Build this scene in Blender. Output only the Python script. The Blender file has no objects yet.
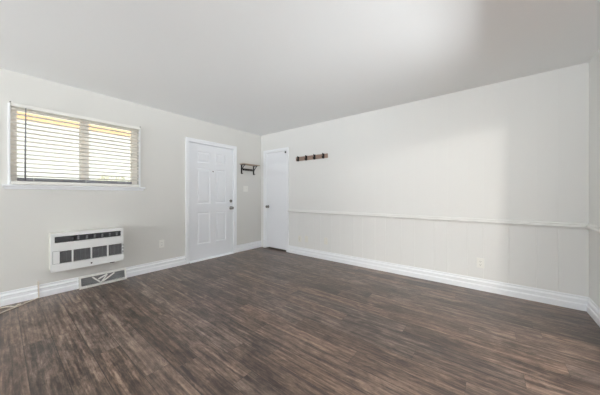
import bpy, bmesh, math, random
from mathutils import Vector, Matrix
random.seed(7)
SC = bpy.context.scene
COL = SC.collection
R = math.radians

# ---------------------------------------------------------------- camera
cd = bpy.data.cameras.new('camera')
cd.sensor_fit = 'HORIZONTAL'; cd.sensor_width = 36.0
cd.lens = 238.0 / 600.0 * 36.0
cd.shift_y = -2.5 / 600.0
cd.clip_start = 0.05
cam = bpy.data.objects.new('camera', cd); COL.objects.link(cam)
cam.location = (3.907, -3.568, 1.135)
cam.rotation_euler = (R(90), 0, math.atan(188.0 / 238.0))
SC.camera = cam

# ---------------------------------------------------------------- world
w = bpy.data.worlds.new('overcast_sky'); SC.world = w; w.use_nodes = True
bg = w.node_tree.nodes['Background']
bg.inputs['Color'].default_value = (0.96, 0.98, 1.0, 1)
bg.inputs['Strength'].default_value = 1.45

# ---------------------------------------------------------------- lights
def area(name, loc, rot, sx, sy, power, color=(1, 1, 1)):
    d = bpy.data.lights.new(name, 'AREA'); d.shape = 'RECTANGLE'
    d.size = sx; d.size_y = sy; d.energy = power; d.color = color
    o = bpy.data.objects.new(name, d); COL.objects.link(o)
    o.location = loc; o.rotation_euler = rot
    return o
# added fill light, standing in for daylight through an added window behind the camera
area('front_window_fill', (2.1, -8.90, 1.30), (R(92), 0, 0), 3.2, 1.9, 46, (0.94, 0.98, 1.0))
# added upward fills beyond the added front window and glass door, to brighten ceiling
area('front_up_fill', (2.6, -10.50, -0.15), (R(180), 0, 0), 5.2, 3.0, 1450, (0.92, 0.97, 1.0))
area('east_up_fill', (10.0, -2.7, -0.15), (R(180), 0, 0), 3.0, 5.6, 2050, (0.92, 0.97, 1.0))
# added unseen upward fill outside the left window, brightening ceiling and slats
area('side_up_fill', (-1.6, -2.9, -0.15), (R(180), 0, 0), 2.4, 3.4, 150, (0.96, 0.985, 1.0))

SC.view_settings.view_transform = 'Standard'
SC.view_settings.look = 'None'
SC.view_settings.gamma = 1.0
SC.view_settings.use_curve_mapping = False
SC.view_settings.exposure = 0.27
SC.cycles.max_bounces = 12
SC.cycles.diffuse_bounces = 8
SC.cycles.sample_clamp_indirect = 6.0
SC.cycles.caustics_reflective = False
SC.cycles.caustics_refractive = False

# ---------------------------------------------------------------- materials
def srgb(r, g, b):
    f = lambda c: (c / 255 / 12.92) if c / 255 <= 0.04045 else ((c / 255 + 0.055) / 1.055) ** 2.4
    return (f(r), f(g), f(b), 1)

def mat(name, col, rough=0.5, metal=0.0, spec=0.5, bump=0.0, bscale=60.0, var=0.0, vscale=3.0, stretch=(1, 1, 1)):
    m = bpy.data.materials.new(name); m.use_nodes = True
    nt = m.node_tree; p = nt.nodes['Principled BSDF']
    p.inputs['Base Color'].default_value = col
    p.inputs['Roughness'].default_value = rough
    p.inputs['Metallic'].default_value = metal
    p.inputs['Specular IOR Level'].default_value = spec
    tc = nt.nodes.new('ShaderNodeTexCoord')
    mp = nt.nodes.new('ShaderNodeMapping'); mp.inputs['Scale'].default_value = stretch
    nt.links.new(tc.outputs['Object'], mp.inputs['Vector'])
    if var > 0:
        n = nt.nodes.new('ShaderNodeTexNoise'); n.inputs['Scale'].default_value = vscale
        n.inputs['Detail'].default_value = 4
        nt.links.new(mp.outputs['Vector'], n.inputs['Vector'])
        mx = nt.nodes.new('ShaderNodeMix'); mx.data_type = 'RGBA'
        mx.inputs[6].default_value = tuple(c * (1 - var) for c in col[:3]) + (1,)
        mx.inputs[7].default_value = tuple(min(1, c * (1 + var)) for c in col[:3]) + (1,)
        nt.links.new(n.outputs['Fac'], mx.inputs[0]); nt.links.new(mx.outputs[2], p.inputs['Base Color'])
    if bump > 0:
        n = nt.nodes.new('ShaderNodeTexNoise'); n.inputs['Scale'].default_value = bscale
        n.inputs['Detail'].default_value = 3
        nt.links.new(mp.outputs['Vector'], n.inputs['Vector'])
        b = nt.nodes.new('ShaderNodeBump'); b.inputs['Strength'].default_value = bump
        b.inputs['Distance'].default_value = 0.004
        nt.links.new(n.outputs['Fac'], b.inputs['Height']); nt.links.new(b.outputs['Normal'], p.inputs['Normal'])
    return m

M = {}
M['wall'] = mat('painted_plaster', srgb(222, 221, 217), 0.6, bump=0.12, bscale=45, spec=0.3)
M['panel'] = mat('painted_panelling', srgb(230, 230, 228), 0.45, bump=0.08, bscale=30, spec=0.4)
M['ceil'] = mat('ceiling_paint', srgb(240, 241, 241), 0.75, bump=0.2, bscale=30, spec=0.2)
M['rail'] = mat('rail_paint', srgb(230, 230, 228), 0.45, spec=0.4)
M['trim'] = mat('white_trim_paint', srgb(242, 244, 247), 0.35, bump=0.05, bscale=25)
M['door'] = mat('white_door_paint', srgb(238, 240, 244), 0.4, bump=0.05, bscale=20)
M['plate'] = mat('white_plastic', srgb(238, 237, 232), 0.35)
M['plate_old'] = mat('painted_plastic', srgb(232, 230, 222), 0.45)
M['slot'] = mat('slot_dark', srgb(60, 58, 56), 0.6)
M['black'] = mat('black_iron', srgb(30, 27, 26), 0.45, 0.3)
M['nickel'] = mat('satin_nickel', srgb(136, 133, 129), 0.28, 0.9)
M['oldwood'] = mat('reclaimed_wood', srgb(160, 136, 122), 0.7, bump=0.5, bscale=30, var=0.35, vscale=18, stretch=(1, 6, 6))
M['shelfwood'] = mat('shelf_wood', srgb(176, 160, 142), 0.6, var=0.2, vscale=15, stretch=(6, 1, 6))
M['ac'] = mat('appliance_white', srgb(238, 239, 238), 0.35)
M['ac_side'] = mat('appliance_sleeve', srgb(222, 221, 215), 0.5)
M['ac_dark'] = mat('grille_dark', srgb(84, 84, 87), 0.6)
M['ac_louver'] = mat('louver_grey', srgb(138, 138, 141), 0.5)
M['ac_black'] = mat('display_black', srgb(38, 38, 42), 0.25)
M['register'] = mat('register_enamel', srgb(230, 229, 225), 0.4)
M['register_dark'] = mat('register_shade', srgb(128, 128, 131), 0.6)
M['fins'] = mat('register_fins', srgb(176, 176, 176), 0.5)
M['cord'] = mat('cord_beige', srgb(222, 212, 200), 0.5)
M['wire'] = mat('wire_grey', srgb(158, 158, 154), 0.5)
M['vinyl'] = mat('window_vinyl', srgb(244, 240, 233), 0.4)
M['wand'] = mat('wand_smoky', srgb(125, 126, 132), 0.3)
M['frame_shade'] = mat('frame_shade_grey', srgb(150, 151, 158), 0.5)
M['soffit'] = mat('porch_tan_paint', srgb(238, 206, 172), 0.6, var=0.05, vscale=8)
M['concrete'] = mat('outdoor_concrete', srgb(205, 202, 192), 0.8, bump=0.3, bscale=12, var=0.06, vscale=2)
M['siding'] = mat('backdrop_siding', srgb(250, 249, 244), 0.6)
M['leaf'] = mat('pale_leaves', srgb(232, 230, 208), 0.6, var=0.2, vscale=9)
M['bark'] = mat('shrub_bark', srgb(120, 100, 80), 0.8, bump=0.5, bscale=40)
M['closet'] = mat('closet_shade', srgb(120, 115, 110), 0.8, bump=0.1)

# blind slats: white, slightly translucent
m = bpy.data.materials.new('blind_slat_vinyl'); m.use_nodes = True; nt = m.node_tree
p = nt.nodes['Principled BSDF']; p.inputs['Base Color'].default_value = srgb(246, 245, 242); p.inputs['Roughness'].default_value = 0.4
tr = nt.nodes.new('ShaderNodeBsdfTranslucent'); tr.inputs['Color'].default_value = srgb(250, 246, 238)
mx = nt.nodes.new('ShaderNodeMixShader'); mx.inputs[0].default_value = 0.36
nt.links.new(p.outputs[0], mx.inputs[1]); nt.links.new(tr.outputs[0], mx.inputs[2])
nt.links.new(mx.outputs[0], nt.nodes['Material Output'].inputs['Surface'])
M['slat'] = m

# window glass: clear pane with a fresnel reflection
m = bpy.data.materials.new('window_glass'); m.use_nodes = True; nt = m.node_tree
nt.nodes.remove(nt.nodes['Principled BSDF'])
tb = nt.nodes.new('ShaderNodeBsdfTransparent'); tb.inputs['Color'].default_value = (0.96, 0.98, 0.97, 1)
gb = nt.nodes.new('ShaderNodeBsdfGlossy'); gb.inputs['Roughness'].default_value = 0.02
fr = nt.nodes.new('ShaderNodeFresnel'); fr.inputs['IOR'].default_value = 1.45
mx = nt.nodes.new('ShaderNodeMixShader')
nt.links.new(fr.outputs[0], mx.inputs[0]); nt.links.new(tb.outputs[0], mx.inputs[1]); nt.links.new(gb.outputs[0], mx.inputs[2])
nt.links.new(mx.outputs[0], nt.nodes['Material Output'].inputs['Surface'])
M['glass'] = m

# lamp glass
m = bpy.data.materials.new('lamp_glass'); m.use_nodes = True; nt = m.node_tree
p = nt.nodes['Principled BSDF']; p.inputs['Base Color'].default_value = (0.95, 0.93, 0.88, 1)
p.inputs['Emission Color'].default_value = (1.0, 0.95, 0.88, 1); p.inputs['Emission Strength'].default_value = 165.0
M['lamp'] = m

# ---- floor: weathered grey-brown vinyl planks running along X
def floor_material():
    m = bpy.data.materials.new('weathered_plank_floor'); m.use_nodes = True
    nt = m.node_tree; N = nt.nodes; L = nt.links
    p = N['Principled BSDF']
    def math_(op, a, b=None, c=None):
        n = N.new('ShaderNodeMath'); n.operation = op
        for i, v in enumerate((a, b, c)):
            if v is None: continue
            if isinstance(v, (int, float)): n.inputs[i].default_value = v
            else: L.new(v, n.inputs[i])
        return n.outputs[0]
    tc = N.new('ShaderNodeTexCoord'); sp = N.new('ShaderNodeSeparateXYZ')
    L.new(tc.outputs['Object'], sp.inputs[0])
    X, Y = sp.outputs[0], sp.outputs[1]
    W, LEN = 0.15, 1.22
    yr = math_('DIVIDE', math_('ADD', Y, 0.004), W); row = math_('FLOOR', yr); fy = math_('FRACT', yr)
    wn = N.new('ShaderNodeTexWhiteNoise'); wn.noise_dimensions = '1D'; L.new(row, wn.inputs['W'])
    xr = math_('ADD', math_('DIVIDE', X, LEN), wn.outputs['Value']); colm = math_('FLOOR', xr); fx = math_('FRACT', xr)
    cb = N.new('ShaderNodeCombineXYZ'); L.new(row, cb.inputs[0]); L.new(colm, cb.inputs[1])
    wid = N.new('ShaderNodeTexWhiteNoise'); wid.noise_dimensions = '2D'; L.new(cb.outputs[0], wid.inputs['Vector'])
    pid = wid.outputs['Value']
    off = math_('MULTIPLY', pid, 37.0)
    def noise(sx, sy, detail, rough, zo, dist=0.0):
        c = N.new('ShaderNodeCombineXYZ')
        L.new(math_('MULTIPLY', X, sx), c.inputs[0]); L.new(math_('MULTIPLY', Y, sy), c.inputs[1])
        L.new(math_('ADD', off, zo), c.inputs[2])
        n = N.new('ShaderNodeTexNoise'); n.inputs['Scale'].default_value = 1.0
        n.inputs['Detail'].default_value = detail; n.inputs['Roughness'].default_value = rough
        n.inputs['Distortion'].default_value = dist
        L.new(c.outputs[0], n.inputs['Vector']); return n.outputs['Fac']
    grain = noise(1.9, 40, 8, 0.70, 0.0, 0.15)
    fine = noise(9, 160, 3, 0.6, 5.0)
    cloud = noise(4.5, 11.0, 6, 0.7, 11.0, 0.8)
    speck = noise(16, 62, 5, 0.75, 21.0, 0.5)
    v = math_('ADD', math_('MULTIPLY', grain, 0.50), math_('MULTIPLY', cloud, 0.28))
    v = math_('ADD', v, math_('MULTIPLY', fine, 0.04))
    v = math_('ADD', v, math_('MULTIPLY', speck, 0.22))
    v = math_('ADD', v, math_('MULTIPLY', math_('SUBTRACT', pid, 0.5), 0.05))
    ramp = N.new('ShaderNodeValToRGB'); L.new(v, ramp.inputs[0])
    e = ramp.color_ramp.elements
    e[0].position = 0.40; e[0].color = srgb(50, 41, 38)
    e[1].position = 0.66; e[1].color = srgb(190, 171, 155)
    for pos, c in ((0.46, srgb(76, 63, 58)), (0.515, srgb(106, 90, 82)), (0.57, srgb(142, 123, 112))):
        q = e.new(pos); q.color = c
    # warm / cool drift from plank to plank
    wid2 = N.new('ShaderNodeTexWhiteNoise'); wid2.noise_dimensions = '3D'
    c2 = N.new('ShaderNodeCombineXYZ'); L.new(row, c2.inputs[0]); L.new(colm, c2.inputs[1]); c2.inputs[2].default_value = 4.4
    L.new(c2.outputs[0], wid2.inputs['Vector'])
    tint = N.new('ShaderNodeMix'); tint.data_type = 'RGBA'
    tint.inputs[6].default_value = (0.82, 0.73, 0.65, 1); tint.inputs[7].default_value = (0.68, 0.67, 0.66, 1)
    L.new(wid2.outputs['Value'], tint.inputs[0])
    mul = N.new('ShaderNodeMix'); mul.data_type = 'RGBA'; mul.blend_type = 'MULTIPLY'; mul.inputs[0].default_value = 1.0
    L.new(ramp.outputs[0], mul.inputs[6]); L.new(tint.outputs[2], mul.inputs[7])
    # seams
    def edge(f, wd):
        a = math_('MINIMUM', f, math_('SUBTRACT', 1.0, f)); return math_('LESS_THAN', a, wd)
    seam = math_('MAXIMUM', edge(fy, 0.015), edge(fx, 0.0008))
    mix = N.new('ShaderNodeMix'); mix.data_type = 'RGBA'
    L.new(math_('MULTIPLY', seam, 0.75), mix.inputs[0]); L.new(mul.outputs[2], mix.inputs[6]); mix.inputs[7].default_value = srgb(38, 31, 29)
    L.new(mix.outputs[2], p.inputs['Base Color'])
    rr = math_('ADD', math_('MULTIPLY', grain, 0.25), 0.20)
    L.new(rr, p.inputs['Roughness']); p.inputs['Specular IOR Level'].default_value = 0.65
    hh = math_('SUBTRACT', math_('ADD', math_('MULTIPLY', grain, 0.5), math_('MULTIPLY', fine, 0.5)), math_('MULTIPLY', seam, 0.6))
    b = N.new('ShaderNodeBump'); b.inputs['Strength'].default_value = 0.25; b.inputs['Distance'].default_value = 0.003
    L.new(hh, b.inputs['Height']); L.new(b.outputs['Normal'], p.inputs['Normal'])
    return m
M['floor'] = floor_material()

# ---------------------------------------------------------------- mesh helpers
class MB:
    def __init__(s): s.v = []; s.f = []
    def box(s, x0, x1, y0, y1, z0, z1):
        x0, x1 = min(x0, x1), max(x0, x1); y0, y1 = min(y0, y1), max(y0, y1); z0, z1 = min(z0, z1), max(z0, z1)
        n = len(s.v)
        s.v += [(x0, y0, z0), (x1, y0, z0), (x1, y1, z0), (x0, y1, z0), (x0, y0, z1), (x1, y0, z1), (x1, y1, z1), (x0, y1, z1)]
        s.f += [tuple(n + i for i in q) for q in ((0, 3, 2, 1), (4, 5, 6, 7), (0, 1, 5, 4), (1, 2, 6, 5), (2, 3, 7, 6), (3, 0, 4, 7))]
        return s
    def prism(s, prof, a, b):
        """prof: list of 3-D points at one end (function of t)->point; a,b ends"""
        n = len(s.v); k = len(prof(a))
        s.v += prof(a) + prof(b)
        s.f += [(n + i, n + (i + 1) % k, n + k + (i + 1) % k, n + k + i) for i in range(k)]
        s.f += [tuple(n + i for i in reversed(range(k))), tuple(n + k + i for i in range(k))]
        return s
    def tube(s, pts, r, seg=10, cap=True):
        pts = [Vector(p) for p in pts]; n0 = len(s.v); prev = None
        for i, p in enumerate(pts):
            t = ((pts[min(i + 1, len(pts) - 1)] - pts[max(i - 1, 0)])).normalized()
            if prev is None:
                u = t.orthogonal().normalized()
            else:
                u = (prev - t * prev.dot(t)).normalized()
            prev = u; w_ = t.cross(u)
            rr = r[i] if isinstance(r, (list, tuple)) else r
            for k in range(seg):
                a = 2 * math.pi * k / seg
                s.v.append(tuple(p + u * math.cos(a) * rr + w_ * math.sin(a) * rr))
        for i in range(len(pts) - 1):
            for k in range(seg):
                a = n0 + i * seg + k; b = n0 + i * seg + (k + 1) % seg
                s.f.append((a, b, b + seg, a + seg))
        if cap:
            s.f.append(tuple(n0 + k for k in reversed(range(seg))))
            s.f.append(tuple(n0 + (len(pts) - 1) * seg + k for k in range(seg)))
        return s
    def lathe(s, c, axis, prof, seg=24):
        """prof: (distance along axis, radius)"""
        c = Vector(c); ax = Vector(axis).normalized()
        return s.tube([c + ax * d for d, _ in prof], [max(r_, 1e-4) for _, r_ in prof], seg)
    def build(s, name, m, parent=None, loc=(0, 0, 0), bevel=0.0, smooth=False, seg=2):
        me = bpy.data.meshes.new(name)
        me.from_pydata([tuple(Vector(v) - Vector(loc)) for v in s.v], [], s.f)
        bm = bmesh.new(); bm.from_mesh(me)
        bmesh.ops.recalc_face_normals(bm, faces=bm.faces); bm.to_mesh(me); bm.free()
        me.materials.append(m)
        if smooth:
            for p_ in me.polygons: p_.use_smooth = True
        o = bpy.data.objects.new(name, me); COL.objects.link(o); o.location = loc
        if bevel > 0:
            md = o.modifiers.new('bevel', 'BEVEL'); md.width = bevel; md.segments = seg
            md.limit_method = 'ANGLE'; md.angle_limit = R(40)
        if parent is not None:
            o.parent = parent
            o.location = Vector(loc) - parent_world(parent)
        return o
def parent_world(o):
    v = Vector(o.location)
    while o.parent: o = o.parent; v += Vector(o.location)
    return v
def struct(o, label=None):
    o['kind'] = 'structure'
    if label: o['label'] = label
    return o
def empty(name, loc):
    o = bpy.data.objects.new(name, None); COL.objects.link(o); o.location = loc; o.empty_display_size = 0.1
    return o
def tag(o, label, cat, group=None):
    o['label'] = label; o['category'] = cat
    if group: o['group'] = group
    return o

# ================================================================ STRUCTURE
RX, CH, FY = 4.68, 2.43, -8.8       # room width, ceiling height, front wall
T = 0.14
WY0, WY1, WZ0, WZ1 = -3.492, -2.335, 1.245, 2.065    # left window opening
DY0, DY1, DZ = -1.605, -0.715, 2.03                  # entry door opening
CX0, CX1 = 0.150, 0.742                              # closet door opening
AX1 = 8.4                                            # adjoining room

fl = MB().box(-T, RX + T, FY - T, T, -0.12, 0.0).box(RX + T, AX1 + T, -5.54, T, -0.12, 0.0).build('floor', M['floor'])
struct(fl, 'dark weathered grey-brown plank floor')
ce = MB().box(-T, RX + T, FY - T, T, CH, CH + 0.12).box(RX + T, AX1 + T, -5.54, T, CH, CH + 0.12).build('ceiling', M['ceil'])
struct(ce, 'smooth off-white ceiling')

wl = MB()
wl.box(-T, 0, FY - T, WY0, 0, CH); wl.box(-T, 0, WY0, WY1, 0, WZ0); wl.box(-T, 0, WY0, WY1, WZ1, CH)
wl.box(-T, 0, WY1, DY0, 0, CH); wl.box(-T, 0, DY0, DY1, DZ, CH); wl.box(-T, 0, DY1, T, 0, CH)
struct(wl.build('wall_left', M['wall']), 'greige painted wall with the window and entry door')

# back wall: panelling with vertical V grooves, cut out of the face itself
grooves = []
x = 4.09
pat = [0.226, 0.156, 0.206, 0.145, 0.251, 0.172]
grooves = [4.09, 4.316, 4.472]
g = 4.09; i = 0
while g > 0.9:
    g -= pat[i % 6]; i += 1
    if g > 0.86: grooves.append(g)
grooves.sort()
def face_strip(x0, x1, z0, z1, depth, half, thick=T):
    pts = [(x0, 0.0)]
    for q in grooves:
        if x0 + 0.02 < q < x1 - 0.02:
            pts += [(q - half, 0.0), (q, depth), (q + half, 0.0)]
    pts += [(x1, 0.0), (x1, thick), (x0, thick)]
    return pts
bw = MB()
RAILZ = 0.82
for z0, z1, dep, hf in ((0, RAILZ, 0.0036, 0.0036), (RAILZ, CH, 0.0007, 0.003)):
    pf = face_strip(CX1, RX, z0, z1, dep, hf)
    bw.prism(lambda t, pf=pf: [(a, b, t) for a, b in pf], z0, z1)
bw.box(0, CX0, 0, T, 0, CH); bw.box(CX0, CX1, 0, T, DZ, CH)
struct(bw.build('wall_back', M['panel']), 'white panelled wall with a chair rail and closet door')

# right wall with the wide cased opening to the next room
OY0, OY1, OZ = -2.9, -1.19, 2.04
wr = MB()
wr.box(RX, RX + T, OY1, T, 0, CH); wr.box(RX, RX + T, OY0, OY1, OZ, CH); wr.box(RX, RX + T, FY - T, OY0, 0, CH)
struct(wr.build('wall_right', M['panel']), 'narrow strip of off-white wall beside the corner')
# front wall (behind the camera) with an opening added to admit fill light
FX0, FX1, FZ0, FZ1 = 0.35, 4.25, 0.05, 2.3
wf = MB()
wf.box(0, FX0, FY - T, FY, 0, CH); wf.box(FX1, RX + T, FY - T, FY, 0, CH)
wf.box(FX0, FX1, FY - T, FY, 0, FZ0); wf.box(FX0, FX1, FY - T, FY, FZ1, CH)
struct(wf.build('wall_front', M['wall']), 'wall behind the camera')
struct(MB().box(RX + T, AX1, 0, T, 0, CH).build('wall_adjoining_back', M['wall']), 'back wall of the adjoining room')
struct(MB().box(RX + T, AX1, -5.54, -5.40, 0, CH).build('wall_adjoining_front', M['wall']), 'front wall of the adjoining room')
struct(MB().box(AX1, AX1 + T, -5.54, -5.2, 0, CH).box(AX1, AX1 + T, -.2, T, 0, CH).box(AX1, AX1 + T, -5.2, -.2, 2.3, CH).build('wall_adjoining_right', M['wall']), 'far wall of the adjoining room')
f2 = MB()
for a, b in ((FX0, FX0 + .05), (FX1 - .05, FX1), (2.275, 2.325)): f2.box(a, b, FY - .10, FY - .04, FZ0, FZ1)
for a, b in ((FZ0, FZ0 + .05), (FZ1 - .05, FZ1)): f2.box(FX0, FX1, FY - .10, FY - .04, a, b)
f3 = MB()
for a, b in ((-5.2, -5.14), (-2.73, -2.67), (-.26, -.2)): f3.box(AX1 + .04, AX1 + .10, a, b, 0, 2.3)
for a, b in ((0, .05), (2.24, 2.3)): f3.box(AX1 + .04, AX1 + .10, -5.14, -.26, a, b)
struct(f3.build('door_added', M['trim']), 'added glass door frame admitting fill light to the adjoining room')  # door frame added so the east fill can reach the room
wn2 = struct(f2.build('window_added', M['trim']), 'added large window frame behind the camera')  # unseen window added to carry the front fill light

# ---- baseboards
BP = [(0, 0), (.020, 0), (.020, .052), (.018, .060), (.010, .065), (.010, .090), (.0165, .094), (.0165, .102), (.009, .112), (.0045, .116), (.0045, .128), (.007, .131), (.005, .138), (0, .139)]
def base_left(name, y0, y1, lab):
    return struct(MB().prism(lambda t: [(d, t, z) for d, z in BP], y0, y1).build(name, M['trim']), lab)
base_left('baseboard_left', FY, DY0 - 0.062, 'white moulded baseboard under the window')
base_left('baseboard_left.001', DY1 + 0.062, 0, 'short white baseboard between entry door and corner')
struct(MB().prism(lambda t: [(t, -d, z) for d, z in BP], CX1 + 0.058, RX).build('baseboard_back', M['trim']), 'long white moulded baseboard below the chair rail')
struct(MB().prism(lambda t: [(RX - d, t, z) for d, z in BP], OY1 + 0.07, 0).build('baseboard_right', M['trim']), 'white baseboard on the right strip of wall')

# ---- chair rail
CP = [(0, .793), (.006, .795), (.010, .806), (.030, .810), (.032, .822), (.022, .829), (.013, .832), (.013, .846), (.007, .851), (0, .853)]
struct(MB().prism(lambda t: [(t, -d, z) for d, z in CP], CX1 + 0.058, RX).build('trim_1', M['rail']), 'long chair rail moulding on the panelled wall')
struct(MB().prism(lambda t: [(RX - d, t, z) for d, z in CP], OY1 + 0.07, 0).build('trim_2', M['rail']), 'short chair rail on the right strip of wall')

# ---- casings
def casing(name, plane, a0, a1, ztop, wd, th, lab, z0=0.0):
    """plane 'L' : on x=0 facing +x, along y;  'B' : on y=0 facing -y, along x; mitred with stepped profile"""
    mb = MB()
    def P(a, d, z): return (d, a, z) if plane == 'L' else (a, -d, z)
    prof = [(0, 0), (0, th * .55), (wd * .16, th * .7), (wd * .3, th * .62), (wd * .8, th), (wd, th * .9), (wd, 0)]
    # left leg, head, right leg as one swept mitred loop
    n = len(prof); base = len(mb.v)
    path = [(a0, z0, -1, 0), (a0, ztop, -1, 1), (a1, ztop, 1, 1), (a1, z0, 1, 0)]
    for (a, z, sx, sz) in path:
        for (o, d) in prof:
            mb.v.append(P(a + sx * o, d, z + sz * o))
    for s in range(3):
        for k in range(n):
            a = base + s * n + k; b = base + s * n + (k + 1) % n
            mb.f.append((a, b, b + n, a + n))
    mb.f.append(tuple(base + k for k in range(n))); mb.f.append(tuple(base + 3 * n + k for k in reversed(range(n))))
    return struct(mb.build(name, M['trim']), lab)
casing('trim_3', 'L', DY0, DY1, DZ, 0.060, 0.018, 'white casing around the six-panel entry door')
casing('trim_4', 'B', CX0 - 0.004, CX1 + 0.002, DZ, 0.056, 0.017, 'white casing around the closet door')
# casing of the wide opening (on the right wall, room side)
oc = MB().box(RX - .016, RX, OY1, OY1 + .06, 0, OZ + .06).box(RX - .016, RX, OY0 - .06, OY0, 0, OZ + .06).box(RX - .016, RX, OY0, OY1, OZ, OZ + .06)
struct(oc.build('trim_5', M['trim']), 'white casing of the wide opening')
# entry door jamb + threshold
jm = MB().box(-T, 0.0, DY0 - .0, DY0 + .004, 0, DZ).box(-T, 0, DY1 - .004, DY1, 0, DZ).box(-T, 0, DY0, DY1, DZ - .004, DZ)
jm.box(-.10, -.062, DY0, DY0 + .014, 0, DZ).box(-.10, -.062, DY1 - .014, DY1, 0, DZ).box(-.10, -.062, DY0, DY1, DZ - .018, DZ)
struct(jm.build('trim_6', M['trim']), 'white jamb of the entry door')
struct(MB().prism(lambda t: [(-T, t, 0), (.030, t, 0), (.024, t, .012), (-.01, t, .020), (-T, t, .020)], DY0 + .004, DY1 - .004).build('trim_7', M['trim']),
       'white threshold strip under the entry door')
# closet jamb and closet shell
jb = MB().box(CX0, CX0 + .004, 0, T, 0, DZ).box(CX1 - .004, CX1, 0, T, 0, DZ).box(CX0, CX1, 0, T, DZ - .004, DZ)
jb.box(CX0, CX0 + .014, .045, .07, 0, DZ).box(CX1 - .014, CX1, .045, .07, 0, DZ).box(CX0, CX1, .045, .07, DZ - .016, DZ)
struct(jb.build('trim_8', M['trim']), 'white jamb of the closet door')
cs = MB().box(-.2, 1.2, .8, .84, -.12, CH).box(-.24, -.2, T, .84, -.12, CH).box(1.2, 1.24, T, .84, -.12, CH).box(-.24, 1.24, T, .84, CH, CH + .12).box(-.24, 1.24, T, .84, -.12, -.002)
struct(cs.build('wall_closet', M['closet']), 'closet interior behind the door')

# ================================================================ ENTRY DOOR
def panel_door(name, y0, y1, z0, z1, xf, th, cols, rows, m):
    """flat slab facing +x with moulded recessed panels cut into one continuous face"""
    ys = sorted({y0, y1} | {v for c in cols for v in c}); zs = sorted({z0, z1} | {v for r_ in rows for v in r_})
    mb = MB()
    def quad(p): n = len(mb.v); mb.v.extend(p); mb.f.append((n, n + 1, n + 2, n + 3))
    for a, b in zip(ys, ys[1:]):
        for c, d in zip(zs, zs[1:]):
            if any(abs(a - q[0]) < 1e-6 for q in cols) and any(abs(c - q[0]) < 1e-6 for q in rows):
                steps = [(0, 0), (.010, -.008), (.020, -.008), (.042, -.0015)]
                for (i0, h0), (i1, h1) in zip(steps, steps[1:]):
                    o = [(a + i0, c + i0), (b - i0, c + i0), (b - i0, d - i0), (a + i0, d - i0)]
                    n_ = [(a + i1, c + i1), (b - i1, c + i1), (b - i1, d - i1), (a + i1, d - i1)]
                    for k in range(4):
                        k2 = (k + 1) % 4
                        quad([(xf + h0, *o[k]), (xf + h0, *o[k2]), (xf + h1, *n_[k2]), (xf + h1, *n_[k])])
                i1, h1 = steps[-1]
                quad([(xf + h1, a + i1, c + i1), (xf + h1, b - i1, c + i1), (xf + h1, b - i1, d - i1), (xf + h1, a + i1, d - i1)])
            else:
                quad([(xf, a, c), (xf, b, c), (xf, b, d), (xf, a, d)])
    xb = xf - th
    quad([(xb, y0, z0), (xb, y0, z1), (xb, y1, z1), (xb, y1, z0)])
    quad([(xb, y0, z0), (xf, y0, z0), (xf, y0, z1), (xb, y0, z1)]); quad([(xb, y1, z0), (xb, y1, z1), (xf, y1, z1), (xf, y1, z0)])
    quad([(xb, y0, z1), (xf, y0, z1), (xf, y1, z1), (xb, y1, z1)]); quad([(xb, y0, z0), (xb, y1, z0), (xf, y1, z0), (xf, y0, z0)])
    me = bpy.data.meshes.new(name); me.from_pydata(mb.v, [], mb.f)
    bm = bmesh.new(); bm.from_mesh(me); bmesh.ops.remove_doubles(bm, verts=bm.verts, dist=1e-5)
    bmesh.ops.recalc_face_normals(bm, faces=bm.faces); bm.to_mesh(me); bm.free()
    me.materials.append(m); o = bpy.data.objects.new(name, me); COL.objects.link(o); return o
y0, y1 = DY0 + .008, DY1 - .008
d1 = panel_door('door_1', y0, y1, .024, DZ - .010, -.016, .044,
                [(-1.455, -1.205), (-1.100, -.880)], [(.285, .835), (.985, 1.600), (1.700, 1.895)], M['door'])
struct(d1, 'white six-panel entry door with a knob and deadbolt')
kb = MB().lathe((-.016, -.772, .885), (1, 0, 0), [(-.001, .032), (.004, .033), (.008, .029), (.012, .014), (.030, .011), (.036, .017), (.044, .026), (.056, .029), (.066, .026), (.072, .015), (.074, .001)])
kb.build('door_knob', M['nickel'], d1, loc=(-.016, -.772, .885), smooth=True)
db = MB().lathe((-.016, -.772, 1.018), (1, 0, 0), [(-.001, .029), (.005, .030), (.012, .027), (.016, .012), (.017, .001)])
dbo = db.build('deadbolt', M['nickel'], d1, loc=(-.016, -.772, 1.018), smooth=True)
MB().box(.001, .020, -.775, -.769, 1.003, 1.033).build('thumb_turn', M['nickel'], dbo, loc=(.0, -.772, 1.018), bevel=.002)
MB().lathe((-.016, -1.152, 1.56), (1, 0, 0), [(-.001, .012), (.004, .012), (.006, .008), (.006, .001)], 16).build('peephole', M['nickel'], d1, loc=(-.016, -1.152, 1.56), smooth=True)
for z in (.25, 1.02, 1.80):
    MB().lathe((-.006, y0 - .002, z - .045), (0, 0, 1), [(0, .006), (.09, .006)], 10).build('hinge', M['door'], d1, loc=(-.006, y0 - .002, z))

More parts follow.
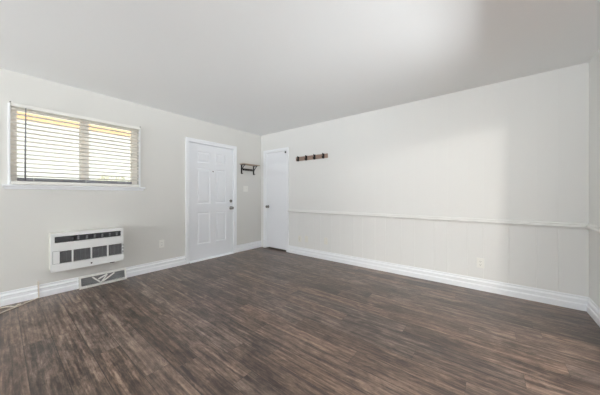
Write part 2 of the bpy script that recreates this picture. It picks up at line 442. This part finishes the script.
# ================================================================ CLOSET DOOR (flat slab)
d2 = MB().box(CX0 + .006, CX1 - .006, .010, .043, .030, DZ - .010).build('door_2', M['door'], bevel=.0015)
struct(d2, 'plain flat white closet door with a round knob')
k2 = MB().lathe((.215, .010, .888), (0, -1, 0), [(-.001, .030), (.004, .031), (.008, .027), (.012, .012), (.028, .011), (.034, .018), (.042, .026), (.052, .028), (.060, .024), (.065, .012), (.066, .001)])
k2.build('door_knob', M['nickel'], d2, loc=(.215, .010, .888), smooth=True)
for z in (.25, 1.02, 1.80):
    MB().lathe((CX1 - .004, .004, z - .04), (0, 0, 1), [(0, .005), (.08, .005)], 10).build('hinge', M['door'], d2, loc=(CX1 - .004, .004, z))
dc = MB().box(.705, .735, -.012, .0105, 1.985, 2.005).box(.728, .737, -.020, .0, 1.972, 2.012)
dc.build('door_catch', M['black'], d2, loc=(.72, 0, 1.99), bevel=.002)['label'] = 'small black catch'

# ================================================================ LEFT WINDOW
wc = empty('window_1', (-.07, (WY0 + WY1) / 2, WZ0)); struct(wc, 'wide two-pane window behind the blind')
fr_ = MB()
fr_.box(-.115, -.055, WY0, WY0 + .045, WZ0, WZ1).box(-.115, -.055, WY1 - .065, WY1, WZ0, WZ1)
fr_.box(-.1149, -.0551, WY0 + .045, WY1 - .065, WZ0, WZ0 + .070).box(-.1149, -.0551, WY0 + .045, WY1 - .065, WZ1 - .02, WZ1)
fr_.box(-.118, -.050, -2.944, -2.860, WZ0 + .06, WZ1 - .02)
fr_.build('window_frame', M['vinyl'], wc, bevel=.003)
MB().box(-.0545, -.046, WY0 + .046, WY1 - .066, WZ0 + .001, WZ0 + .078).build('frame_shade', M['frame_shade'], wc)['label'] = 'grey strip with the shade of the lower frame painted in'  # shade on the lower window frame, painted as a grey strip
for a, b in ((WY0 + .045, -2.944), (-2.860, WY1 - .065)):
    MB().box(-.088, -.084, a, b, WZ0 + .07, WZ1 - .02).build('pane', M['glass'], wc)
# slim casing and stool
wcs = MB().box(0, .014, WY0 - .019, WY0, WZ0, WZ1 + .026).box(0, .014, WY1, WY1 + .022, WZ0, WZ1 + .026).box(0, .014, WY0, WY1, WZ1, WZ1 + .026)
struct(wcs.build('trim_9', M['trim'], bevel=.002), 'slim white casing strip around the window')
st = MB().prism(lambda t: [(-.055, t, WZ0 - .002), (-.055, t, WZ0 + .0), (.040, t, WZ0), (.045, t, WZ0 - .006), (.045, t, WZ0 - .016), (.040, t, WZ0 - .022), (.0005, t, WZ0 - .022), (.0005, t, WZ0 - .002)], WY0 - .055, WY1 + .075)
s_ = struct(st.build('trim_10', M['trim']), 'white window stool below the blind')
MB().prism(lambda t: [(0, t, WZ0 - .022), (.016, t, WZ0 - .022), (.013, t, WZ0 - .046), (0, t, WZ0 - .050)], WY0 - .04, WY1 + .06).build('apron', M['trim'], s_)

# ---- blind
HX0, HX1 = .016, .070
bl = empty('window_blind', (.043, (WY0 + WY1) / 2, WZ0))
tag(bl, 'white horizontal slat blind with open slats over the left-hand window', 'blind')
BY0, BY1 = WY0 + .001, WY1 - .006
MB().box(HX0, HX1, BY0, BY1, 2.052, 2.088).build('head_rail', M['plate'], bl, loc=(.043, -2.9, 2.07), bevel=.003)
for yy in (BY0 - .006, BY1 + .002):
    br = MB().box(.0145, HX1 + .004, yy, yy + .004, 2.048, 2.094).build('bracket', M['plate'], bl, loc=(.04, yy, 2.07))
    MB().lathe((HX1 + .004, yy + .002, 2.088), (1, 0, 0), [(0, .006), (.004, .006), (.005, .001)], 10).build('screw', M['slot'], br, loc=(HX1 + .004, yy + .002, 2.088))
n_sl = 16; zt, zb = 2.028, 1.338
sl0 = None
for i in range(n_sl):
    z = zt - (zt - zb) * i / (n_sl - 1)
    if sl0 is None:
        pts = []
        for k in range(7):
            u = (k / 6 - .5); pts.append((u * .050, .0022 - .0088 * u * u * 1.0, 0))
        a = R(8)
        prof = [(x_ * math.cos(a) - zz * math.sin(a), x_ * math.sin(a) + zz * math.cos(a)) for x_, zz, _ in pts]
        prof = prof + [(x_, zz - .0028) for x_, zz in reversed(prof)]
        sl0 = MB().prism(lambda t: [(x_, t, zz) for x_, zz in prof], BY0 + 2.9 - .0, BY1 + 2.9).build('slat', M['slat'])
        o = sl0
    else:
        o = sl0.copy(); COL.objects.link(o)
    o.parent = bl
    o.location = Vector((.043, -2.9, z)) - parent_world(bl)
MB().box(.022, .064, BY0, BY1, 1.2455, 1.282).build('bottom_rail', M['plate'], bl, loc=(.043, -2.9, 1.27), bevel=.004)
for yy in (WY0 + .16, -2.905, WY1 - .16):
    MB().tube([(.0695, yy, 2.052), (.0695, yy, 1.27)], .0009, 6).tube([(.0165, yy, 2.052), (.0165, yy, 1.27)], .0009, 6).build('ladder_cord', M['plate'], bl, loc=(.043, yy, 1.6))
wd_ = MB().tube([(.076, -3.390, 2.052), (.079, -3.392, 1.9), (.080, -3.395, 1.285)], [.004, .0055, .0065], 8)
wd_.build('tilt_wand', M['wand'], bl, loc=(.078, -3.39, 2.05), smooth=True)['label'] = 'smoky grey tilt wand'

# ================================================================ THROUGH-WALL AIR CONDITIONER
ax = .20
AY0, AY1, AZ0, AZ1 = -3.218, -2.566, .292, .710
ac = empty('air_conditioner', (0, (AY0 + AY1) / 2, AZ0))
tag(ac, 'white wall-mounted air conditioner with dark louvres below the window', 'air conditioner')
b_ = MB().box(.001, ax - .0501, AY0 + .001, AY1 - .001, AZ0 + .004, AZ1 - .001)
b_.build('sleeve', M['ac_side'], ac, loc=(.1, -2.89, .5), bevel=.004)
# front cover: frame with two recessed windows
YT0, YT1, ZT0, ZT1 = -3.190, -2.590, .606, .676
YL0, YL1, ZL0, ZL1 = -3.148, -2.580, .374, .512
cv = MB()
x0_, x1_ = ax - .05, ax
ys = [AY0, YT0, YL0, YT1, YL1, AY1]
cv.box(x0_, x1_, AY0, AY1, ZT1, AZ1); cv.box(x0_, x1_, AY0, AY1, ZL1, ZT0); cv.box(x0_, x1_, AY0, AY1, AZ0, ZL0)
cv.box(x0_, x1_, AY0, YT0, ZT0, ZT1); cv.box(x0_, x1_, YT1, AY1, ZT0, ZT1)
cv.box(x0_, x1_, AY0, YL0, ZL0, ZL1); cv.box(x0_, x1_, YL1, AY1, ZL0, ZL1)
cv.box(x0_, x0_ + .006, YT0, YT1, ZT0, ZT1)
bmc = cv.build('front_cover', M['ac'], ac, loc=(ax, -2.89, .5))
bm = bmesh.new(); bm.from_mesh(bmc.data); bmesh.ops.remove_doubles(bm, verts=bm.verts, dist=1e-5)
bm.to_mesh(bm and bmc.data); bm.free()
MB().box(x0_ + .006, x0_ + .010, YT0, YT1, ZT0, ZT1).box(x0_ + .006, x0_ + .010, YL0, YL1, ZL0, ZL1).build('grille_backing', M['ac_dark'], ac, loc=(ax - .04, -2.89, .5))
# display at the left of the upper outlet
MB().box(x0_ + .0101, ax - .004, YT0 + .002, YT0 + .155, ZT0 + .002, ZT1 - .002).build('display', M['ac_black'], ac, loc=(ax, YT0 + .08, .64), bevel=.003)
# horizontal louvres + curved vertical vanes
lo = MB()
for z in (ZT0 + .016, ZT0 + .035, ZT0 + .054):
    lo.prism(lambda t, z=z: [(ax - .030, t, z + .008), (ax - .006, t, z - .001), (ax - .006, t, z + .002), (ax - .030, t, z + .011)], YT0 + .158, YT1 - .001)
lo.build('air_louvre', M['ac_dark'], ac, loc=(ax, -2.81, .64))
for k in range(6):
    yy = YT0 + .185 + k * .072
    vn = MB().prism(lambda t, yy=yy: [(ax - .034, yy + .010, t), (ax - .020, yy + .003, t), (ax - .007, yy, t), (ax - .006, yy + .016, t), (ax - .020, yy + .022, t), (ax - .034, yy + .028, t)], ZT0 + .012, ZT1 - .012)
    vn.build('vane', M['ac_louver'], ac, loc=(ax - .02, yy, .64))
# lower intake : fine ribs and white mullions
rb = MB(); k = 0; z = ZL0 + .006
while z < ZL1 - .004:
    rb.box(ax - .018, ax - .010, YL0 + .001, YL1 - .001, z, z + .0035); z += .0092
yv = YL0 + .012
while yv < YL1:
    rb.box(ax - .0240, ax - .0200, yv, yv + .002, ZL0, ZL1); yv += .04
rb.build('intake_grille', M['ac_louver'], ac, loc=(ax, -2.86, .44))
for yy in (-3.052, -2.888, -2.731):
    MB().box(ax - .030, ax - .002, yy, yy + .013, ZL0, ZL1).build('mullion', M['ac'], ac, loc=(ax, yy, .44), bevel=.002)
MB().box(ax + .0013, ax + .005, -3.203, -3.152, .381, .516).build('control_flap', M['ac'], ac, loc=(ax, -3.176, .45), bevel=.0015)
MB().box(ax + .0001, ax + .0012, -3.206, -3.149, .378, .519).build('flap_seam', M['ac_louver'], ac, loc=(ax, -3.176, .45))
for zz in (.395, .440, .480):
    MB().box(ax + .0002, ax + .007, -2.577, -2.569, zz, zz + .024).build('clip', M['ac_louver'], ac, loc=(ax, -2.573, zz), bevel=.002)
MB().lathe((ax - .001, -2.882, .327), (1, 0, 0), [(0, .009), (.003, .009), (.004, .007), (.0042, .001)], 16).build('badge', M['slot'], ac, loc=(ax, -2.882, .327))
MB().box(.150, .185, -2.700, -2.655, AZ0 - .012, AZ0 + .002).build('foot', M['slot'], ac, loc=(.17, -2.68, .28), bevel=.002)

# ================================================================ FLOOR REGISTER on the baseboard
rg = empty('air_register', (.02, -2.73, 0))
tag(rg, 'low pale metal air register set into the baseboard below the air conditioner', 'vent')
RY0, RY1 = -2.968, -2.492
def slope(zz): return .074 - (zz / .142) * .050     # front face leans back
hous = MB()
hous.prism(lambda t: [(.0185, t, .001), (.074, t, .001), (.074, t, .022), (slope(.022) - .0, t, .022), (.0185, t, .022)], RY0, RY1)
hous.prism(lambda t: [(.0185, t, .120), (slope(.120) + .004, t, .120), (slope(.142) + .002, t, .140), (.0185, t, .142)], RY0, RY1)
for a, b in ((RY0, RY0 + .018), (RY1 - .018, RY1)):
    hous.prism(lambda t: [(.0185, t, .022), (slope(.0) - .004, t, .022), (slope(.120) + .004, t, .120), (.0185, t, .120)], a, b)
hous.build('housing', M['register'], rg, loc=(.02, -2.73, 0))
MB().prism(lambda t: [(.0188, t, .023), (.024, t, .023), (.020, t, .119), (.0188, t, .119)], RY0 + .019, RY1 - .019).build('damper', M['register_dark'], rg, loc=(.02, -2.73, .07))
fins = MB(); yv = RY0 + .026
while yv < RY1 - .022:
    fins.prism(lambda t: [(slope(.022) - .012, t, .022), (slope(.022) - .005, t, .022), (slope(.120) - .001, t, .120), (slope(.120) - .008, t, .120)], yv, yv + .0022)
    yv += .0085
fins.build('fins', M['fins'], rg, loc=(.04, -2.73, .07))
def bar(ya, za, yb, zb_, w_=.007):
    mb = MB(); v = Vector((0, yb - ya, zb_ - za)).normalized(); n = Vector((0, -v.z, v.y)) * w_
    pa = Vector((slope(za) + .000, ya, za)); pb = Vector((slope(zb_) + .000, yb, zb_))
    q = []
    for p_ in (pa, pb):
        for s1, dx in ((-1, -.004), (1, -.004), (1, .003), (-1, .003)):
            c = p_ + n * s1; c.x = slope(c.z) + dx; q.append(tuple(c))
    mb.v = q; mb.f = [(0, 1, 2, 3), (7, 6, 5, 4), (0, 4, 5, 1), (1, 5, 6, 2), (2, 6, 7, 3), (3, 7, 4, 0)]
    return mb
for s in ((-2.845, .112, -2.765, .030), (-2.765, .030, -2.695, .112), (-2.695, .112, -2.79, .075), (-2.745, .040, -2.62, .112)):
    bar(*s).build('brace', M['register'], rg, loc=(.05, s[0], .07))

# ================================================================ OUTLETS / SWITCH
def outlet(loc, plane, mp, label, group=None, kind='duplex', w_=.072, h_=.117):
    root = empty('wall_outlet' if kind != 'switch' else 'light_switch', loc)
    tag(root, label, 'outlet' if kind != 'switch' else 'switch', group)
    L0 = Vector(loc)
    def put(mb, name, m, bevel=0.0, par=root):
        # local frame: a along wall, d out of wall, z up
        vs = []
        for a, d, z in mb.v:
            vs.append(tuple(L0 + (Vector((d, a, z)) if plane == 'L' else Vector((a, -d, z)))))
        mb.v = vs
        return mb.build(name, m, par, loc=loc, bevel=bevel)
    put(MB().box(-w_ / 2, w_ / 2, .0004, .006, -h_ / 2, h_ / 2), 'cover_plate', mp, .002)
    if kind == 'duplex':
        for s in (-1, 1):
            f_ = put(MB().box(-.0165, .0165, .0062, .0085, s * .0195 - .0135, s * .0195 + .0135), 'receptacle', mp, .003)
            put(MB().box(-.008, -.0055, .0086, .0090, s * .0195 - .002, s * .0195 + .008).box(.0055, .008, .0086, .0090, s * .0195 - .002, s * .0195 + .006)
                .box(-.0022, .0022, .0086, .0090, s * .0195 - .010, s * .0195 - .006), 'slots', M['slot'], 0, f_)
        put(MB().box(-.003, .003, .0062, .0072, -.003, .003), 'screw', M['plate'], .001)
    elif kind == 'switch':
        for s in (-1, 1):
            f_ = put(MB().box(s * .023 - .0055, s * .023 + .0055, .0062, .0075, -.012, .012), 'switch_slot', M['plate_old'])
            put(MB().box(s * .023 - .004, s * .023 + .004, .0076, .018, -.001, .009), 'toggle', M['plate'], .001, f_)
    elif kind == 'blank':
        for s in (-1, 1):
            put(MB().box(-.003, .003, .0062, .0072, s * .042 - .003, s * .042 + .003), 'screw', mp, .001)
    elif kind == 'jack':
        put(MB().box(-.009, .009, .0062, .012, -.009, .009), 'jack', mp, .002)
    return root
outlet((0, -2.029, .392), 'L', M['plate'], 'white duplex outlet between air conditioner and entry door')
outlet((0, -.427, 1.262), 'L', M['plate'], 'white double light switch between entry door and corner, below the shelf', kind='switch', w_=.115)
outlet((1.089, 0, .298), 'B', M['plate_old'], 'painted-over wall outlet nearest the closet door')
outlet((1.243, 0, .312), 'B', M['plate_old'], 'painted-over blank cover plate, middle of the three low plates near the closet', kind='blank')
outlet((1.668, 0, .325), 'B', M['plate_old'], 'painted-over jack plate, rightmost of the three low plates near the closet', kind='jack')
outlet((3.836, 0, .322), 'B', M['plate'], 'bright white duplex outlet at the right end of the panelled wall')

# ================================================================ COAT RACK on the back wall
cr = empty('coat_rack', (1.355, 0, 1.80))
tag(cr, 'reclaimed wood coat rack with four dark hooks on the panelled wall', 'coat rack')
rk = MB().box(1.002, 1.712, -.021, -.0004, 1.785, 1.860)
bo = rk.build('board', M['oldwood'], cr, loc=(1.355, 0, 1.817), bevel=.002)
bo['label'] = 'weathered brown board'
for hx in (1.066, 1.258, 1.444, 1.634):
    z = 1.817
    plate = MB().box(hx - .018, hx + .018, -.026, -.0212, z - .040, z + .050).build('hook', M['black'], cr, loc=(hx, -.022, z), bevel=.003)
    up = [(hx, -.025, z + .000), (hx, -.034, z + .006), (hx, -.044, z + .016), (hx, -.050, z + .030), (hx, -.052, z + .044)]
    MB().tube(up, [.009, .009, .008, .008, .008], 10).lathe((hx, -.052, z + .040), (0, -.2, 1), [(0, .003), (.004, .008), (.010, .009), (.015, .006), (.017, .001)], 10).build('upper_prong', M['black'], plate, loc=(hx, -.03, z), smooth=True)
    dn = [(hx, -.025, z - .010), (hx, -.034, z - .026), (hx, -.048, z - .034), (hx, -.060, z - .026), (hx, -.064, z - .010)]
    MB().tube(dn, [.009, .009, .008, .008, .008], 10).lathe((hx, -.064, z - .014), (0, 0, 1), [(0, .005), (.004, .011), (.011, .011), (.017, .001)], 10).build('lower_prong', M['black'], plate, loc=(hx, -.03, z), smooth=True)

# ================================================================ ENTRY SHELF on the left wall
sh = empty('wall_shelf', (0, -.385, 1.55))
tag(sh, 'small wooden wall shelf on black brackets with a hook rail, between entry door and corner', 'shelf')
MB().box(.0005, .135, -.575, -.150, 1.745, 1.763).build('shelf_board', M['shelfwood'], sh, loc=(.07, -.37, 1.754), bevel=.003)
for yy in (-.530, -.215):
    br = MB().box(.0005, .006, yy - .016, yy + .016, 1.560, 1.7445).box(.006, .115, yy - .016, yy + .016, 1.738, 1.7445)
    bo = br.build('bracket', M['black'], sh, loc=(.003, yy, 1.65), bevel=.001)
    sc = [(.006 + .098 * (k / 12) ** 1.5, yy, 1.600 + .137 * (k / 12) ** .8) for k in range(13)]
    MB().tube(sc, .007, 8).build('scroll', M['black'], bo, loc=(.05, yy, 1.68), smooth=True)
    MB().tube([(.006, yy, 1.575), (.02, yy, 1.562), (.038, yy, 1.560), (.046, yy, 1.573), (.040, yy, 1.585)], .005, 8).build('hook_tip', M['black'], bo, loc=(.02, yy, 1.57), smooth=True)
hr = MB().box(.0005, .012, -.500, -.245, 1.634, 1.676).build('hook_rail', M['black'], sh, loc=(.006, -.37, 1.655), bevel=.002)
for k in range(4):
    yy = -.468 + k * .064
    MB().tube([(.012, yy, 1.650), (.028, yy, 1.636), (.040, yy, 1.630), (.048, yy, 1.640), (.048, yy, 1.652)], .0035, 8).build('hook', M['nickel'], hr, loc=(.012, yy, 1.65), smooth=True)

# ================================================================ CORD on the floor
def smooth_path(P, n=8):
    P = [Vector(p_) for p_ in P]; out = []
    for i in range(len(P) - 1):
        p0 = P[max(i - 1, 0)]; p1 = P[i]; p2 = P[i + 1]; p3 = P[min(i + 2, len(P) - 1)]
        for k in range(n):
            t = k / n
            out.append(.5 * ((2 * p1) + (-p0 + p2) * t + (2 * p0 - 5 * p1 + 4 * p2 - p3) * t * t + (-p0 + 3 * p1 - 3 * p2 + p3) * t ** 3))
    out.append(P[-1]); return out
ZC = .0058
pc = [(.0035, -3.297, .180), (.0125, -3.297, .150), (.022, -3.297, .110), (.0225, -3.296, .05), (.026, -3.296, .014), (.045, -3.315, ZC), (.095, -3.375, ZC), (.150, -3.430, ZC), (.190, -3.480, ZC), (.235, -3.540, ZC), (.31, -3.64, ZC), (.36, -3.80, ZC), (.22, -3.92, ZC), (.10, -3.80, ZC), (.085, -3.66, ZC), (.083, -3.56, ZC), (.10, -3.505, ZC), (.128, -3.488, ZC), (.146, -3.475, ZC + .001), (.151, -3.463, ZC + .002), (.147, -3.450, .0135), (.140, -3.436, .0145), (.132, -3.428, .0128)]
cdx = MB().tube(smooth_path(pc), .0055, 8).build('power_cord', M['cord'], loc=(.15, -3.45, 0), smooth=True)
tag(cdx, 'thin beige cord dropping over the baseboard and trailing on the floor at left', 'cord')

# ================================================================ ADJOINING ROOM LAMP (seen only through the opening)
LX, LY, LZ = 6.55, -4.70, 2.28
lp = empty('ceiling_light', (LX, LY, CH))
tag(lp, 'round drum ceiling light in the adjoining room', 'lamp')
MB().lathe((LX, LY, CH), (0, 0, -1), [(0, .07), (.02, .07), (.03, .02), (.06, .015)], 24).build('canopy', M['nickel'], lp, loc=(LX, LY, CH), smooth=True)
MB().lathe((LX, LY, CH - .05), (0, 0, -1), [(0, .02), (.004, .19), (.10, .19), (.17, .17), (.20, .11), (.21, .01)], 32).build('lamp_shade', M['lamp'], lp, loc=(LX, LY, LZ), smooth=True)

# ================================================================ OUTSIDE THE LEFT WINDOW
gr = MB().box(-30, -T, -22, 14, -.30, -.20).build('ground', M['concrete']); struct(gr, 'pale concrete ground outside the window')
ev = MB().box(-1.62, -T, -9, 1.2, 2.42, 2.46).box(-1.62, -1.52, -9, 1.2, 2.26, 2.42)
struct(ev.build('porch_roof', M['soffit']), 'tan porch eave outside the window top')
nb = MB().box(-13.2, -13.0, -20, 12, -.2, 6.5)  # backdrop added to hold down the brightness seen through the window
for zz in range(24): nb.prism(lambda t, zz=zz: [(-13.0, t, zz * .28 - .2), (-12.965, t, zz * .28 - .2), (-13.0, t, zz * .28 + .08)], -20, 12)
struct(nb.build('siding_backdrop', M['siding']), 'pale siding backdrop added outside the window')
def shrub(name, cx_, cy_, r_, h_, n, label, seed):
    rnd = random.Random(seed)
    root = empty(name, (cx_, cy_, -.2)); tag(root, label, 'shrub')
    st_ = MB()
    for k in range(6):
        a = k * 1.05; st_.tube([(cx_ + .05 * math.cos(a), cy_ + .05 * math.sin(a), -.2), (cx_ + .3 * r_ * math.cos(a), cy_ + .3 * r_ * math.sin(a), h_ * .4), (cx_ + .6 * r_ * math.cos(a), cy_ + .6 * r_ * math.sin(a), h_ * .75)], [.03, .02, .008], 6)
    st_.build('stem', M['bark'], root, loc=(cx_, cy_, -.2))
    lf = MB()
    for k in range(n):
        u, v_, q = rnd.random() * 6.283, math.acos(1 - 2 * rnd.random()), rnd.random() ** .35
        c = Vector((cx_ + r_ * q * math.sin(v_) * math.cos(u), cy_ + r_ * q * math.sin(v_) * math.sin(u), h_ * .55 + h_ * .5 * q * math.cos(v_)))
        if c.z < -.1: continue
        d = Vector((rnd.uniform(-1, 1), rnd.uniform(-1, 1), rnd.uniform(-.5, 1))).normalized(); e_ = d.orthogonal().normalized()
        e_.rotate(Matrix.Rotation(rnd.random() * 6.28, 3, d)); s = rnd.uniform(.05, .09)
        nn = len(lf.v); f3 = d.cross(e_) * s * .12
        lf.v += [tuple(c - d * s), tuple(c + e_ * s * .45 + f3), tuple(c + d * s), tuple(c - e_ * s * .45 + f3)]
        lf.f += [(nn, nn + 1, nn + 2), (nn, nn + 2, nn + 3)]
    me = bpy.data.meshes.new('foliage'); me.from_pydata([tuple(Vector(v) - Vector((cx_, cy_, -.2))) for v in lf.v], [], lf.f); me.materials.append(M['leaf'])
    o = bpy.data.objects.new('foliage', me); COL.objects.link(o); o.parent = root
shrub('outdoor_shrub', -8.8, -.6, 1.0, 1.9, 2200, 'pale shrub outside, low behind the right window pane', 3)
